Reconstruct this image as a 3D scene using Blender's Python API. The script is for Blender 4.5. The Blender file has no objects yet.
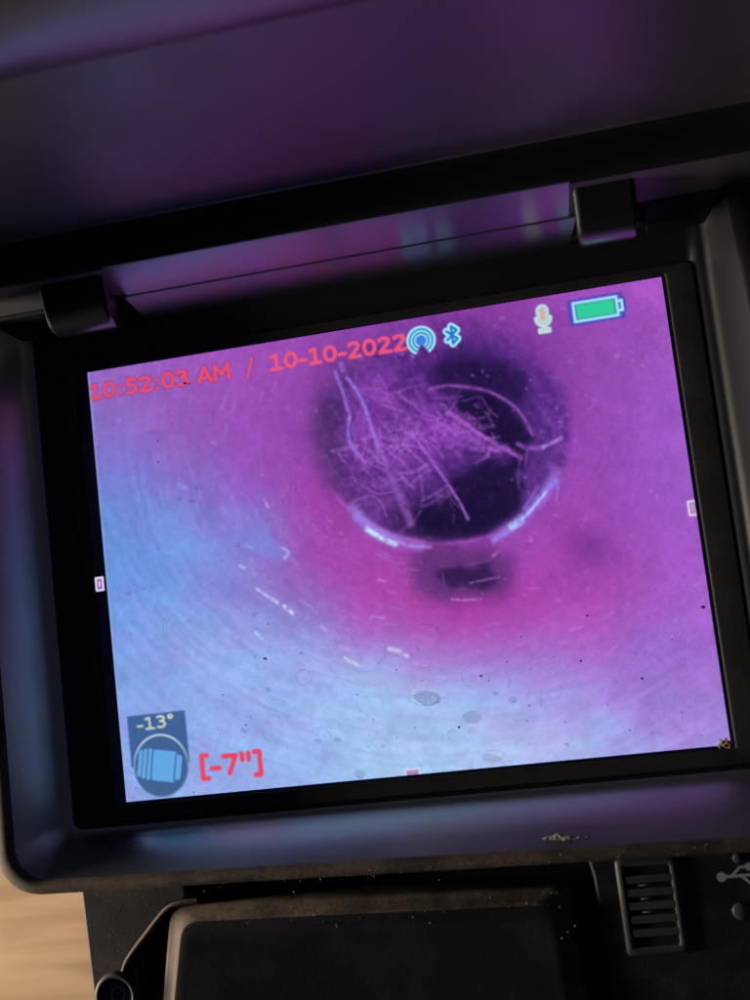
import bpy, bmesh, math, random
import numpy as np
from mathutils import Matrix, Vector

random.seed(7)
RNG = np.random.default_rng(11)
MM = 0.001
scene = bpy.context.scene
col = scene.collection

# ------------------------------------------------------------------ camera
CAM = np.array([39.9076, -16.6973, 221.8239])            # millimetres above the display
R = np.array([[0.97399846, -0.11610976, -0.19453924],
              [-0.13550707, -0.98672375, -0.08952137],
              [-0.18156218, 0.11355512, -0.97680111]])   # rows: right, down, forward
FPX = 1180.0
cam_data = bpy.data.cameras.new('camera')
cam_data.sensor_fit = 'VERTICAL'
cam_data.sensor_height = 24.0
cam_data.lens = 24.0 * FPX / 1000.0
cam_data.clip_start = 0.01
cam_data.clip_end = 20.0
cam_data.dof.use_dof = True
cam_data.dof.focus_distance = 0.226
cam_data.dof.aperture_fstop = 8.5
cam = bpy.data.objects.new('camera', cam_data)
col.objects.link(cam)
m = Matrix.Identity(4)
for i in range(3):
    m[i][0] = R[0][i]; m[i][1] = -R[1][i]; m[i][2] = -R[2][i]; m[i][3] = CAM[i] * MM
cam.matrix_world = m
scene.camera = cam

# ------------------------------------------------------------------ world, added lamp, exposure
world = bpy.data.worlds.new('World'); scene.world = world
world.use_nodes = True
bg = world.node_tree.nodes['Background']
bg.inputs[0].default_value = (0.46, 0.52, 0.95, 1); bg.inputs[1].default_value = 0.03

lamp_d = bpy.data.lights.new('table_fill', 'AREA')  # added low at the left to brighten the wood, in place of soft room light
lamp_d.shape = 'RECTANGLE'; lamp_d.size = 0.14; lamp_d.size_y = 0.10
lamp_d.energy = 4.9; lamp_d.color = (1.0, 0.86, 0.70)
lamp = bpy.data.objects.new('table_fill', lamp_d); col.objects.link(lamp)
lamp.location = (-0.50, -0.045, 0.056)
lamp.rotation_euler = (Vector((-0.08, -0.08, -0.04)) - lamp.location).to_track_quat('-Z', 'Y').to_euler()

scene.view_settings.view_transform = 'Standard'
scene.view_settings.look = 'None'
scene.view_settings.exposure = 0.0
scene.view_settings.gamma = 1.0
scene.view_settings.use_curve_mapping = False
scene.render.engine = 'CYCLES'
scene.cycles.use_denoising = True
scene.cycles.max_bounces = 8
scene.cycles.transparent_max_bounces = 12

# ------------------------------------------------------------------ helpers
def s2l(c):
    c = np.asarray(c, float) / 255.0
    return np.where(c <= 0.04045, c / 12.92, ((c + 0.055) / 1.055) ** 2.4)

def nodes_of(name):
    mt = bpy.data.materials.new(name); mt.use_nodes = True
    nt = mt.node_tree; nt.nodes.clear()
    out = nt.nodes.new('ShaderNodeOutputMaterial')
    return mt, nt, out

def plastic(name, base, rough=0.4, ior=1.5, dust=0.0, dustcol=(0.13, 0.105, 0.085), scale=90.0, bump=0.08, lo=0.48, hi=0.7, smudge=0.12):
    mt, nt, out = nodes_of(name)
    N, L = nt.nodes.new, nt.links.new
    p = N('ShaderNodeBsdfPrincipled')
    geo = N('ShaderNodeNewGeometry')
    def noise(sc, det=6.0, ro=0.62):
        n = N('ShaderNodeTexNoise'); n.inputs['Scale'].default_value = sc
        n.inputs['Detail'].default_value = det; n.inputs['Roughness'].default_value = ro
        L(geo.outputs['Position'], n.inputs['Vector']); return n
    n1 = noise(scale); n2 = noise(scale * 14, 3.0); n3 = noise(scale * 0.55, 4.0)
    rmp = N('ShaderNodeMapRange'); rmp.inputs[1].default_value = lo; rmp.inputs[2].default_value = hi
    L(n1.outputs[0], rmp.inputs[0])
    fine = N('ShaderNodeMapRange'); fine.inputs[1].default_value = 0.35; fine.inputs[2].default_value = 0.65
    L(n2.outputs[0], fine.inputs[0])
    mul = N('ShaderNodeMath'); mul.operation = 'MULTIPLY_ADD'; mul.inputs[1].default_value = 0.6; mul.inputs[2].default_value = 0.4
    L(fine.outputs[0], mul.inputs[0])
    mul2 = N('ShaderNodeMath'); mul2.operation = 'MULTIPLY'; L(rmp.outputs[0], mul2.inputs[0]); L(mul.outputs[0], mul2.inputs[1])
    mul3 = N('ShaderNodeMath'); mul3.operation = 'MULTIPLY'; mul3.inputs[1].default_value = dust; L(mul2.outputs[0], mul3.inputs[0])
    mix = N('ShaderNodeMix'); mix.data_type = 'RGBA'
    mix.inputs[6].default_value = (*base, 1); mix.inputs[7].default_value = (*dustcol, 1)
    L(mul3.outputs[0], mix.inputs[0]); L(mix.outputs[2], p.inputs['Base Color'])
    # smudged gloss: fingerprints and dust dull it unevenly
    rr = N('ShaderNodeMath'); rr.operation = 'MULTIPLY_ADD'; rr.inputs[1].default_value = smudge; rr.inputs[2].default_value = rough - smudge * 0.5
    L(n3.outputs[0], rr.inputs[0])
    r2 = N('ShaderNodeMath'); r2.operation = 'MULTIPLY_ADD'; r2.inputs[1].default_value = 0.35
    L(mul3.outputs[0], r2.inputs[0]); L(rr.outputs[0], r2.inputs[2]); L(r2.outputs[0], p.inputs['Roughness'])
    p.inputs['IOR'].default_value = ior
    b = N('ShaderNodeBump'); b.inputs['Strength'].default_value = bump; b.inputs['Distance'].default_value = 0.0003
    L(n2.outputs[0], b.inputs['Height']); L(b.outputs[0], p.inputs['Normal'])
    L(p.outputs[0], out.inputs[0])
    return mt

def flat(name, c, rough=0.6, alpha=1.0):
    mt, nt, out = nodes_of(name)
    p = nt.nodes.new('ShaderNodeBsdfPrincipled')
    p.inputs['Base Color'].default_value = (*c, 1); p.inputs['Roughness'].default_value = rough
    p.inputs['Alpha'].default_value = alpha
    nt.links.new(p.outputs[0], out.inputs[0]); return mt

M = {}
M['shell'] = plastic('black_shell', (0.007, 0.007, 0.009), 0.40, 1.5, dust=0.10, scale=70)
M['bezel'] = plastic('bezel_frame', (0.010, 0.010, 0.013), 0.35, 5.2, dust=0.06, scale=55, smudge=0.22)
M['dull'] = plastic('shaded_black', (0.006, 0.006, 0.009), 0.5, 1.42, dust=0.03, scale=70)  # dark low-gloss copy for faces painted as if in shade
M['gasket'] = plastic('dusty_gasket', (0.016, 0.016, 0.017), 0.55, 1.45, dust=0.40, dustcol=(0.066, 0.062, 0.060), scale=110, lo=0.3, hi=0.65)
M['gloss'] = plastic('glossy_hinge_strip', (0.010, 0.009, 0.012), 0.28, 8.0, dust=0.05, scale=120, smudge=0.10, bump=0.03)
nt_ = M['gloss'].node_tree; pb_ = nt_.nodes['Principled BSDF']       # brushed up the slope: highlights smear that way
tv_ = nt_.nodes.new('ShaderNodeCombineXYZ'); tv_.inputs[1].default_value = 0.44; tv_.inputs[2].default_value = 0.90
nt_.links.new(tv_.outputs[0], pb_.inputs['Tangent']); pb_.inputs['Anisotropic'].default_value = 0.85
M['arm'] = plastic('hinge_arm_plastic', (0.008, 0.007, 0.010), 0.28, 2.9, dust=0.05, scale=120)
M['lid'] = plastic('hood_plastic', (0.022, 0.020, 0.026), 0.46, 2.8, dust=0.24, dustcol=(0.08, 0.07, 0.07), scale=45, smudge=0.2)
M['roll'] = plastic('hood_roll', (0.018, 0.018, 0.024), 0.46, 4.0, dust=0.15, scale=45, smudge=0.15)
M['panel'] = plastic('lower_panel', (0.012, 0.012, 0.014), 0.5, 1.45, dust=0.40, scale=85, lo=0.40, hi=0.72)
M['rim_dust'] = plastic('dusty_edge', (0.020, 0.019, 0.018), 0.6, 1.45, dust=0.85, dustcol=(0.22, 0.16, 0.11), scale=95, lo=0.30, hi=0.58)
M['vent'] = plastic('vent_slats', (0.055, 0.058, 0.066), 0.5, 1.45, dust=0.4, scale=120)
M['void'] = flat('painted_dark', (0.004, 0.004, 0.005), 0.7)
M['metal'] = flat('screw_steel', (0.25, 0.24, 0.23), 0.35); M['metal'].node_tree.nodes['Principled BSDF'].inputs['Metallic'].default_value = 1.0
M['ink'] = flat('grey_ink', (0.55, 0.55, 0.56), 0.6)
M['speck'] = flat('dust_speck', (0.26, 0.235, 0.21), 0.9)
M['dark_speck'] = flat('dark_grit', (0.012, 0.010, 0.018), 0.8)
M['drop'] = flat('dried_drop', (0.05, 0.05, 0.06), 0.6, 0.22)
M['drop_film'] = flat('dried_film', (0.10, 0.11, 0.12), 0.7, 0.22)
M['debris'] = flat('tan_grit', (0.42, 0.30, 0.19), 0.9)

BASE_Z = -60.0
root = bpy.data.objects.new('inspection_monitor', None)
col.objects.link(root)
root.location = (0, 0, BASE_Z * MM)
root['label'] = 'black inspection camera monitor with lit purple and blue pipe picture under its raised hood'
root['category'] = 'monitor'

def link(name, me, mat, parent=root, label=None, kind=None):
    o = bpy.data.objects.new(name, me)
    col.objects.link(o)
    if mat is not None: me.materials.append(mat)
    if parent is not None:
        o.parent = parent
        o.matrix_parent_inverse = Matrix.Translation((0, 0, -BASE_Z * MM))
        if parent is not root: o.matrix_parent_inverse = Matrix.Identity(4)
    if label: o['label'] = label
    if kind: o['kind'] = kind
    return o

def mesh_from(name, verts, faces, smooth=False):
    me = bpy.data.meshes.new(name)
    me.from_pydata([tuple(c * MM for c in v) for v in verts], [], faces)
    bm = bmesh.new(); bm.from_mesh(me)
    bmesh.ops.recalc_face_normals(bm, faces=bm.faces)
    bm.to_mesh(me); bm.free()
    if smooth: me.polygons.foreach_set('use_smooth', [True] * len(me.polygons))
    return me

def bevel(o, w, seg=3, ang=30):
    b = o.modifiers.new('bevel', 'BEVEL'); b.width = w * MM; b.segments = seg
    b.limit_method = 'ANGLE'; b.angle_limit = math.radians(ang); b.harden_normals = True
    o.data.polygons.foreach_set('use_smooth', [True] * len(o.data.polygons))
    return o

def box_data(x0, x1, y0, y1, z0, z1):
    v = [(x, y, z) for z in (z0, z1) for y in (y0, y1) for x in (x0, x1)]
    f = [(0, 2, 3, 1), (4, 5, 7, 6), (0, 1, 5, 4), (2, 6, 7, 3), (0, 4, 6, 2), (1, 3, 7, 5)]
    return v, f

def box(name, x0, x1, y0, y1, z0, z1, mat, parent=root, bev=0.3, **k):
    o = link(name, mesh_from(name, *box_data(x0, x1, y0, y1, z0, z1)), mat, parent, **k)
    if bev: bevel(o, bev)
    return o

def prism_x(name, prof, x0, x1, mat, parent=root, bev=0.3, shear=0.0, nx=1, seg=3, ang=30, **k):
    """profile in (y,z), swept along x; shear moves the x ends with y so that ends can slant"""
    n = len(prof); v = []; f = []
    y0 = prof[0][0]
    for i in range(nx + 1):
        t = i / nx
        for (y, z) in prof:
            x = x0 + (x1 - x0) * t + (shear * (y - y0)) * (1 if i == nx else (-1 if i == 0 else 0))
            v.append((x, y, z))
    for i in range(nx):
        for j in range(n):
            a = i * n + j; b = i * n + (j + 1) % n
            f.append((a, b, b + n, a + n))
    f.append(tuple(range(n))[::-1]); f.append(tuple(nx * n + j for j in range(n)))
    o = link(name, mesh_from(name, v, f), mat, parent, **k)
    if bev: bevel(o, bev, seg, ang)
    return o

def prism_z(name, poly, z0, z1, mat, parent=root, bev=0.3, inset=0.0, **k):
    """outline in (x,y) from z0 up to z1; the top is pulled in by `inset` towards the centroid"""
    n = len(poly)
    cx = sum(p[0] for p in poly) / n; cy = sum(p[1] for p in poly) / n
    v = [(x, y, z0) for x, y in poly]
    for x, y in poly:
        d = math.hypot(x - cx, y - cy) or 1
        v.append((x - (x - cx) / d * inset, y - (y - cy) / d * inset, z1))
    f = [tuple(range(n))[::-1], tuple(range(n, 2 * n))] + [(j, (j + 1) % n, n + (j + 1) % n, n + j) for j in range(n)]
    o = link(name, mesh_from(name, v, f), mat, parent, **k)
    if bev: bevel(o, bev)
    return o

def rrect(x0, x1, y0, y1, r, nc=8, ns=24):
    pts = []
    for (cx, cy, a0, nxt) in ((x1 - r, y0 + r, -90, 'r'), (x1 - r, y1 - r, 0, 't'), (x0 + r, y1 - r, 90, 'l'), (x0 + r, y0 + r, 180, 'b')):
        for i in range(nc):
            a = math.radians(a0 + 90 * i / (nc - 1)); pts.append((cx + r * math.cos(a), cy + r * math.sin(a)))
        # straight run to the next corner
        ex, ey = {'r': (x1, y1 - r), 't': (x0 + r, y1), 'l': (x0, y0 + r), 'b': (x1 - r, y0)}[nxt]
        sx, sy = pts[-1]
        for i in range(1, ns): pts.append((sx + (ex - sx) * i / ns, sy + (ey - sy) * i / ns))
    return pts

def loft(loops):
    n = len(loops[0]); v = [p for l in loops for p in l]; f = []
    for i in range(len(loops) - 1):
        for j in range(n):
            a = i * n + j; b = i * n + (j + 1) % n
            f.append((a, b, b + n, a + n))
    return v, f

# ------------------------------------------------------------------ table (setting)
def wood():
    mt, nt, out = nodes_of('pale_wood')
    N, L = nt.nodes.new, nt.links.new
    p = N('ShaderNodeBsdfPrincipled'); p.inputs['Roughness'].default_value = 0.55
    g = N('ShaderNodeNewGeometry'); mp = N('ShaderNodeMapping'); mp.inputs['Scale'].default_value = (14, 170, 20); mp.inputs['Rotation'].default_value = (0, 0, 0.10)
    L(g.outputs['Position'], mp.inputs[0])
    n = N('ShaderNodeTexNoise'); n.inputs['Scale'].default_value = 1.3; n.inputs['Detail'].default_value = 7; n.inputs['Distortion'].default_value = 0.6
    L(mp.outputs[0], n.inputs['Vector'])
    r = N('ShaderNodeValToRGB')
    r.color_ramp.elements[0].position = 0.3; r.color_ramp.elements[0].color = (0.42, 0.26, 0.135, 1)
    r.color_ramp.elements[1].position = 0.72; r.color_ramp.elements[1].color = (0.66, 0.46, 0.28, 1)
    L(n.outputs[0], r.inputs[0]); L(r.outputs[0], p.inputs['Base Color']); L(p.outputs[0], out.inputs[0])
    return mt
v, f = box_data(-400, 400, -400, 400, BASE_Z - 20, BASE_Z)
t = link('table_top', mesh_from('table_top', v, f), wood(), None); t['kind'] = 'structure'

# ------------------------------------------------------------------ monitor body: lofted bezel, wells, rim and skirt
def zf(z):  # the hinge side of the rim stands lower, under the hinge strips
    return lambda x, y: z if y < 40 else z - (z - 1.0) * 0.45 * (z > 1.2) * min(1, (y - 40) / 14)
SLANT = 1.0
def ring(x0, x1, y0, y1, r, z, ragged=0.0):
    pts = []
    fz = zf(z)
    for (x, y) in rrect(x0, x1, y0, y1, r):
        yy = y
        if ragged and y > y1 - 0.01:
            yy = y - ragged * abs(math.sin(x * 1.7) * math.sin(x * 0.63 + 1) + 0.4 * math.sin(x * 4.1))
        if y < 0: yy += SLANT * max(0, z - 1.6) / 10.4 * (y / y0) * (-x - 20) * 0.020
        pts.append((x, yy, fz(x, y)))
    return pts
bez = [ring(-60.4, 58.25, -43.75, 43.3, 0.4, 0.75, 0.22),
       ring(-60.5, 58.3, -43.8, 43.4, 0.5, 0.92, 0.22),
       ring(-60.8, 58.7, -44.1, 43.8, 0.7, 1.02),
       ring(-62.0, 63.2, -46.6, 45.0, 1.2, 1.05)]
v, f = loft(bez)
link('bezel_gasket', mesh_from('bezel_gasket', v, f, True), M['gasket'])
loops = [ring(-62.1, 63.3, -46.7, 45.1, 1.2, 0.6),
         ring(-62.1, 63.3, -46.7, 45.1, 1.2, 0.92),
         ring(-68.6, 65.2, -47.6, 54.0, 2.0, 0.95),
         ring(-69.7, 66.1, -48.4, 55.5, 2.6, 1.4),
         ring(-71.0, 66.9, -49.5, 57.0, 3.4, 3.4),
         ring(-72.4, 67.9, -51.2, 59.0, 4.2, 6.4),
         ring(-73.8, 69.0, -53.3, 61.0, 5.2, 9.4),
         ring(-75.4, 70.2, -55.5, 63.0, 6.2, 12.0)]
v, f = loft(loops)
body = link('bezel', mesh_from('bezel', v, f, True), M['bezel'], label='black sloping bezel mirroring the screen')
body.data.materials.append(M['dull'])            # shade put into a darker, duller copy: the flat, the hinge side and the right-hand slope
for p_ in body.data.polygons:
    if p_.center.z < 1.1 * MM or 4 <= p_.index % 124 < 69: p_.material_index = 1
loops = [ring(-75.4, 70.2, -55.5, 63.0, 6.2, 12.0), ring(-75.9, 70.8, -56.0, 63.4, 6.5, 12.5), ring(-77.0, 73.0, -56.7, 64.0, 7.0, 12.75),
         ring(-78.8, 79.8, -57.5, 65.0, 7.6, 12.6), ring(-79.3, 80.4, -58.1, 65.6, 8.0, 11.9), ring(-79.5, 80.6, -58.3, 66.0, 8.2, 10.8),
         ring(-79.5, 80.6, -58.3, 66.0, 8.2, 7.4), ring(-78.9, 80.2, -57.9, 65.6, 8.0, 6.8), ring(-74.6, 77.6, -56.6, 63.0, 7.0, 6.4)]
v, f = loft(loops)
rim = link('rim', mesh_from('rim', v, f, True), M['rim_dust'], label='dusty rounded outer rim of the bezel')
rim.data.materials.append(M['dull'])  # right and hinge sides get the dark copy, shade put into the colour
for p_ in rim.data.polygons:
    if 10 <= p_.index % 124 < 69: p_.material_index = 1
sk = [[(x, y, z) for x, y in rrect(x0, x1, y0, y1, r)] for (x0, x1, y0, y1, r, z) in
      ((-75.0, 77.8, -56.8, 63.2, 7, 6.6), (-72.5, 76.8, -57.6, 62.6, 6, 3.0), (-69.8, 76.6, -57.8, 62.4, 5, -1.5), (-69.2, 76, -57.2, 62, 5, -58.0), (-67, 74, -55, 60, 4, -60.0))]
v, f = loft(sk)
link('back_housing', mesh_from('back_housing', v, f, True), M['panel'])

# ------------------------------------------------------------------ display panel: its picture, texel by texel
LW, LH = 115.2, 86.4
NX, NY = 704, 528
def project(P):
    Y = (np.asarray(P, float) - CAM) @ R.T
    return np.stack([FPX * Y[..., 0] / Y[..., 2] + 375, FPX * Y[..., 1] / Y[..., 2] + 500], -1)
def on_plane(px, z=0.0):
    d = R.T @ np.array([(px[0] - 375) / FPX, (px[1] - 500) / FPX, 1.0])
    return CAM + d * (z - CAM[2]) / d[2]

gx = (np.arange(NX) + 0.5) / NX * LW - LW / 2
gy = LH / 2 - (np.arange(NY) + 0.5) / NY * LH
GX, GY = np.meshgrid(gx, gy)                               # display millimetres, row 0 on top
# image pixel coordinates of every texel, projected through the camera; the drawing uses these
PX = project(np.stack([GX, GY, np.zeros_like(GX)], -1))
QX, QY = PX[..., 0], PX[..., 1]

def value_noise(x, y, seed):
    r = np.random.default_rng(seed).random((257, 257))
    xi = np.floor(x).astype(int); yi = np.floor(y).astype(int)
    fx = x - xi; fy = y - yi; fx = fx * fx * (3 - 2 * fx); fy = fy * fy * (3 - 2 * fy)
    a = r[yi % 256, xi % 256]; b = r[yi % 256, (xi + 1) % 256]; c = r[(yi + 1) % 256, xi % 256]; d = r[(yi + 1) % 256, (xi + 1) % 256]
    return (a * (1 - fx) + b * fx) * (1 - fy) + (c * (1 - fx) + d * fx) * fy
def fbm(x, y, seed, octs=5, gain=0.55):
    s = 0; a = 1; t = 0
    for o in range(octs):
        s = s + a * value_noise(x * 2 ** o + 13.7 * o, y * 2 ** o + 7.1 * o, seed + o); t += a; a *= gain
    return s / t - 0.5

ctrl = """
110 375 152 104 204;200 360 156 86 194;300 340 156 76 188;400 312 156 74 186;500 298 148 68 180;600 288 162 78 198;655 284 174 88 206
110 430 138 110 208;180 430 146 94 196;250 420 154 78 190;290 430 148 72 182;115 480 120 126 218;180 490 132 122 214;250 490 148 92 202;300 500 158 74 184
100 520 102 142 224;130 540 108 146 226;180 540 118 148 230;240 540 132 128 220;263 523 136 120 214;290 550 158 90 194;340 560 166 72 180;115 600 104 154 234;150 600 112 158 236;190 590 120 150 232;250 600 134 142 226;300 590 150 108 202;323 593 154 98 196
130 660 122 160 238;200 660 136 168 240;260 660 140 172 244;310 640 146 152 230;360 620 172 92 196;140 720 128 162 238;250 720 136 172 242;330 700 148 184 247;380 665 152 164 236;420 640 176 104 204;470 622 178 74 184
150 790 134 166 238;220 785 138 170 240;400 720 152 194 250;404 744 156 196 248;300 770 140 176 243;480 670 164 144 230;463 693 152 172 240;480 720 154 182 245;500 758 160 192 248;550 650 172 108 212;550 700 156 158 238;560 745 160 178 245;604 724 152 164 238
600 650 170 100 208;620 700 158 136 230;650 740 158 150 234;710 735 160 138 226;712 680 160 116 216;695 620 162 100 210;650 640 158 106 214;600 600 174 78 190;530 600 174 70 180;524 624 172 84 192;650 570 164 84 198;700 560 164 90 206;592 548 136 62 164;560 530 158 70 182;545 565 166 70 182;625 540 158 76 190
650 500 158 84 202;680 480 158 92 206;600 480 154 74 190;600 420 150 74 188;650 400 154 84 200;676 370 158 86 200;600 360 150 74 186;640 330 154 78 192;560 325 144 68 178;590 300 158 76 192
480 315 134 58 162;430 322 142 64 170;360 352 150 70 182;318 372 146 68 176;308 400 150 70 180;304 450 152 70 182;308 500 158 70 180;330 535 160 70 178;585 440 152 72 188;580 500 158 72 186
350 545 164 72 178;400 570 166 70 178;380 590 172 72 180;500 556 156 68 180;520 540 156 72 186;415 604 170 70 176;460 616 166 64 170;505 602 160 62 168;410 556 158 66 174
"""
ctrl_in = """
335 390 92 50 126;345 372 100 52 134;330 420 86 50 116;322 450 88 52 118;328 490 84 50 114;345 515 90 50 122;362 388 122 60 160;360 420 126 60 164;350 460 112 56 148;380 450 122 58 160;400 400 116 54 154;403 423 112 54 150;425 400 106 48 148;430 430 128 58 168;455 430 126 56 166;370 500 102 52 138;395 490 98 48 136;385 525 84 42 118
410 515 58 32 90;440 470 96 46 134;460 472 70 36 110;415 480 92 44 130;440 500 60 32 94;440 530 42 24 74;480 530 36 20 68;520 505 66 36 106;535 490 100 52 144;550 470 112 58 156;560 450 108 56 152;545 420 98 52 144;525 470 84 44 126
400 365 106 50 150;430 372 74 36 112;450 355 66 32 108;473 358 58 30 100;480 335 92 42 132;510 348 84 40 128;440 388 70 34 108;480 385 50 26 88;525 395 72 38 118;550 380 96 48 142;563 410 104 52 150;540 350 112 52 152;430 340 110 50 150;375 362 108 54 146;395 345 112 54 148;505 425 40 22 76;470 405 52 26 88;566 440 110 56 156
"""
def parse(t): return np.array([[float(q) for q in p.split()] for ln in t.strip().split('\n') for p in ln.split(';')])
WX = QX + 12 * fbm(QX / 40, QY / 40, 3) + 5 * fbm(QX / 9, QY / 9, 5, 3); WY = QY + 12 * fbm(QX / 40, QY / 40, 23) + 5 * fbm(QX / 9, QY / 9, 25, 3)   # ragged boundaries between tints
def kern(d2): return np.sqrt(d2 + 36.0)
def field(t):
    C_ = parse(t); cp, cc = C_[:, :2], C_[:, 2:]; nb = len(cp)
    A_ = -kern(((cp[:, None] - cp[None]) ** 2).sum(-1)) + np.eye(nb) * 1.5
    B_ = np.block([[A_, np.ones((nb, 1))], [np.ones((1, nb)), np.zeros((1, 1))]])
    wk = np.linalg.solve(B_, np.vstack([cc, np.zeros((1, 3))]))
    o = np.zeros((NY, NX, 3)) + wk[-1]
    for k in range(nb): o -= kern((WX - cp[k, 0]) ** 2 + (WY - cp[k, 1]) ** 2)[..., None] * wk[k]
    return np.clip(o, 8, 255)
def blur(mk, n=2):
    for _ in range(n):
        mk = (np.roll(mk, 1, 0) + np.roll(mk, -1, 0) + np.roll(mk, 1, 1) + np.roll(mk, -1, 1) + 2 * mk) / 6
    return mk
def area(poly, jit=7.0, soft=3):
    x = QX + jit * fbm(QX / 11, QY / 11, 131, 4); y = QY + jit * fbm(QX / 11, QY / 11, 141, 4)
    r = np.zeros(QX.shape, bool); n = len(poly)
    for i in range(n):
        (x0, y0), (x1, y1) = poly[i], poly[(i + 1) % n]
        if y0 == y1: continue
        r ^= ((y0 > y) != (y1 > y)) & (x < (x1 - x0) * (y - y0) / (y1 - y0) + x0)
    return blur(r.astype(float), soft)
img = field(ctrl)

def blend(a, c, mode='over'):
    global img
    img = img * (1 - a[..., None]) + np.asarray(c, float) * a[..., None]
def seg_dist(pts):
    d = np.full((NY, NX), 1e9)
    for (x0, y0), (x1, y1) in zip(pts[:-1], pts[1:]):
        dx, dy = x1 - x0, y1 - y0
        t = np.clip(((QX - x0) * dx + (QY - y0) * dy) / max(dx * dx + dy * dy, 1e-9), 0, 1)
        d = np.minimum(d, np.hypot(QX - x0 - t * dx, QY - y0 - t * dy))
    return d
def smooth_pts(p, n=6):
    p = [np.array(q, float) for q in p]
    if len(p) < 3: return p
    e = [2 * p[0] - p[1]] + p + [2 * p[-1] - p[-2]]; o = []
    for i in range(1, len(e) - 2):
        for s in np.arange(n) / n:
            o.append(0.5 * (2 * e[i] + (e[i + 1] - e[i - 1]) * s + (2 * e[i - 1] - 5 * e[i] + 4 * e[i + 1] - e[i + 2]) * s ** 2 + (3 * e[i] - e[i - 1] - 3 * e[i + 1] + e[i + 2]) * s ** 3))
    return o + [p[-1]]
brk = 1.5 * fbm(QX / 3.2, QY / 3.2, 91, 3)
def strand(pts, w, c, a=0.8, soft=1.15, broken=0.7):
    global img
    pts = smooth_pts(pts)
    P = np.array(pts); pad = w + 6
    ys, xs = np.where((QX > P[:, 0].min() - pad) & (QX < P[:, 0].max() + pad) & (QY > P[:, 1].min() - pad) & (QY < P[:, 1].max() + pad))
    if len(ys) == 0: return
    qx, qy = QX[ys, xs], QY[ys, xs]; d = np.full(len(ys), 1e9)
    for (x0, y0), (x1, y1) in zip(P[:-1], P[1:]):
        dx, dy = x1 - x0, y1 - y0
        t_ = np.clip(((qx - x0) * dx + (qy - y0) * dy) / max(dx * dx + dy * dy, 1e-9), 0, 1)
        d = np.minimum(d, np.hypot(qx - x0 - t_ * dx, qy - y0 - t_ * dy))
    al = a * np.exp(-np.maximum(d - w * 0.25, 0) ** 2 / (2 * (w * 0.42 * soft) ** 2)) * np.clip(1 + broken * 2 * brk[ys, xs], 0, 1)
    img[ys, xs] = img[ys, xs] * (1 - al[:, None]) + np.array(c, float) * al[:, None]

pale = np.clip((img[..., 1] - 125) / 50, 0, 1)[..., None]
img = img + pale * np.array([16, 6, -2]) + (1 - pale) * np.array([3, 2, -3])
# -- the pipe wall's mottling and wet streaks sweeping round the bore
CX, CY = 442.5, 431.0
rad = np.hypot(QX - CX, (QY - CY) * 1.16); ang = np.arctan2(QY - CY, QX - CX)
img *= (1 + 0.10 * fbm(QX / 26, QY / 26, 41) + 0.10 * fbm(QX / 6, QY / 6, 51, 3))[..., None]
blue = np.clip((img[..., 1] - 85) / 70, 0, 1)
sw = fbm(ang * 8 + rad * 0.002, rad / 5.0, 61, 4)
img += (sw * 30 * (0.35 + 0.65 * blue))[..., None] * np.array([0.7, 0.8, 0.6])
cloud = fbm(QX / 34, QY / 22, 71, 5)
img += (cloud * 34 * blue)[..., None] * np.array([-0.5, 0.7, 0.35])
# the dark smudge in the water below the lip
smudge = area([(410, 556), (430, 546), (490, 545), (512, 554), (516, 576), (500, 596), (440, 602), (412, 590)], 18, 120)
img = img * (1 - smudge[..., None] * 0.72) + np.array([84, 46, 112]) * smudge[..., None] * 0.72
core3 = area([(437, 570), (452, 566), (490, 566), (497, 574), (488, 588), (450, 590), (436, 582)], 16, 34)
img = img * (1 - core3[..., None] * 0.8) + np.array([42, 24, 72]) * core3[..., None] * 0.8
# the bore itself: hard lip at the bottom and sides, melting into the crown of the pipe at the top
inner = field(ctrl_in)
soft = 2.4 + 8.0 * np.clip((CY - 20 - QY) / 80, 0, 1) + 3.0 * np.clip((CX - QX) / 130, 0, 1)
inside = 1 / (1 + np.exp(np.clip((rad - 129.0 + 5 * fbm(QX / 14, QY / 14, 101, 3)) / soft, -40, 40)))
rdg = 1 - np.abs(2 * fbm((QX * 0.55 + QY * 0.83) / 34 + 2.2 * fbm(QX / 30, QY / 30, 111), (QX * 0.83 - QY * 0.55) / 8.0, 81, 5)) * 2.4
rdg = np.clip(rdg, 0, 1) ** 2.0
fuzz = fbm(QX / 5.5, QY / 5.5, 85, 4)
lightness = np.clip((inner[..., 0] - 45) / 60, 0, 1)
inner += ((rdg - 0.45) * 16 + fuzz * 52 + 36 * fbm(QX / 14, QY / 14, 87, 3))[..., None] * lightness[..., None] * np.array([1.0, 0.62, 1.05])
core = np.maximum(area([(457, 476), (478, 468), (521, 458), (522, 500), (512, 516), (496, 528), (462, 538), (428, 538), (412, 530), (418, 508), (436, 504), (444, 510), (452, 500)], 34, 34),
                  area([(452, 404), (464, 394), (490, 396), (508, 408), (526, 430), (531, 442), (520, 456), (504, 446), (486, 434), (474, 424)], 18, 16))
core = np.maximum(core, 0.7 * area([(432, 366), (470, 360), (520, 368), (530, 392), (500, 396), (470, 382), (440, 384)], 26, 60))
core = core * np.clip(0.93 + 0.9 * fuzz, 0, 1)
inner = inner * (1 - 0.92 * core[..., None]) + (np.array([27, 15, 56]) + 30 * fuzz[..., None]) * 0.92 * core[..., None]
img = img * (1 - inside[..., None]) + inner * inside[..., None]
lip = np.exp(-((rad - 130.0) / 3.0) ** 2) * np.clip((QY - CY - 46) / 30, 0, 1) * np.clip(1 + 1.2 * fbm(ang * 14, rad / 9, 121, 3), 0, 1.4)
img += lip[..., None] * np.array([34, 22, 40])

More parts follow.
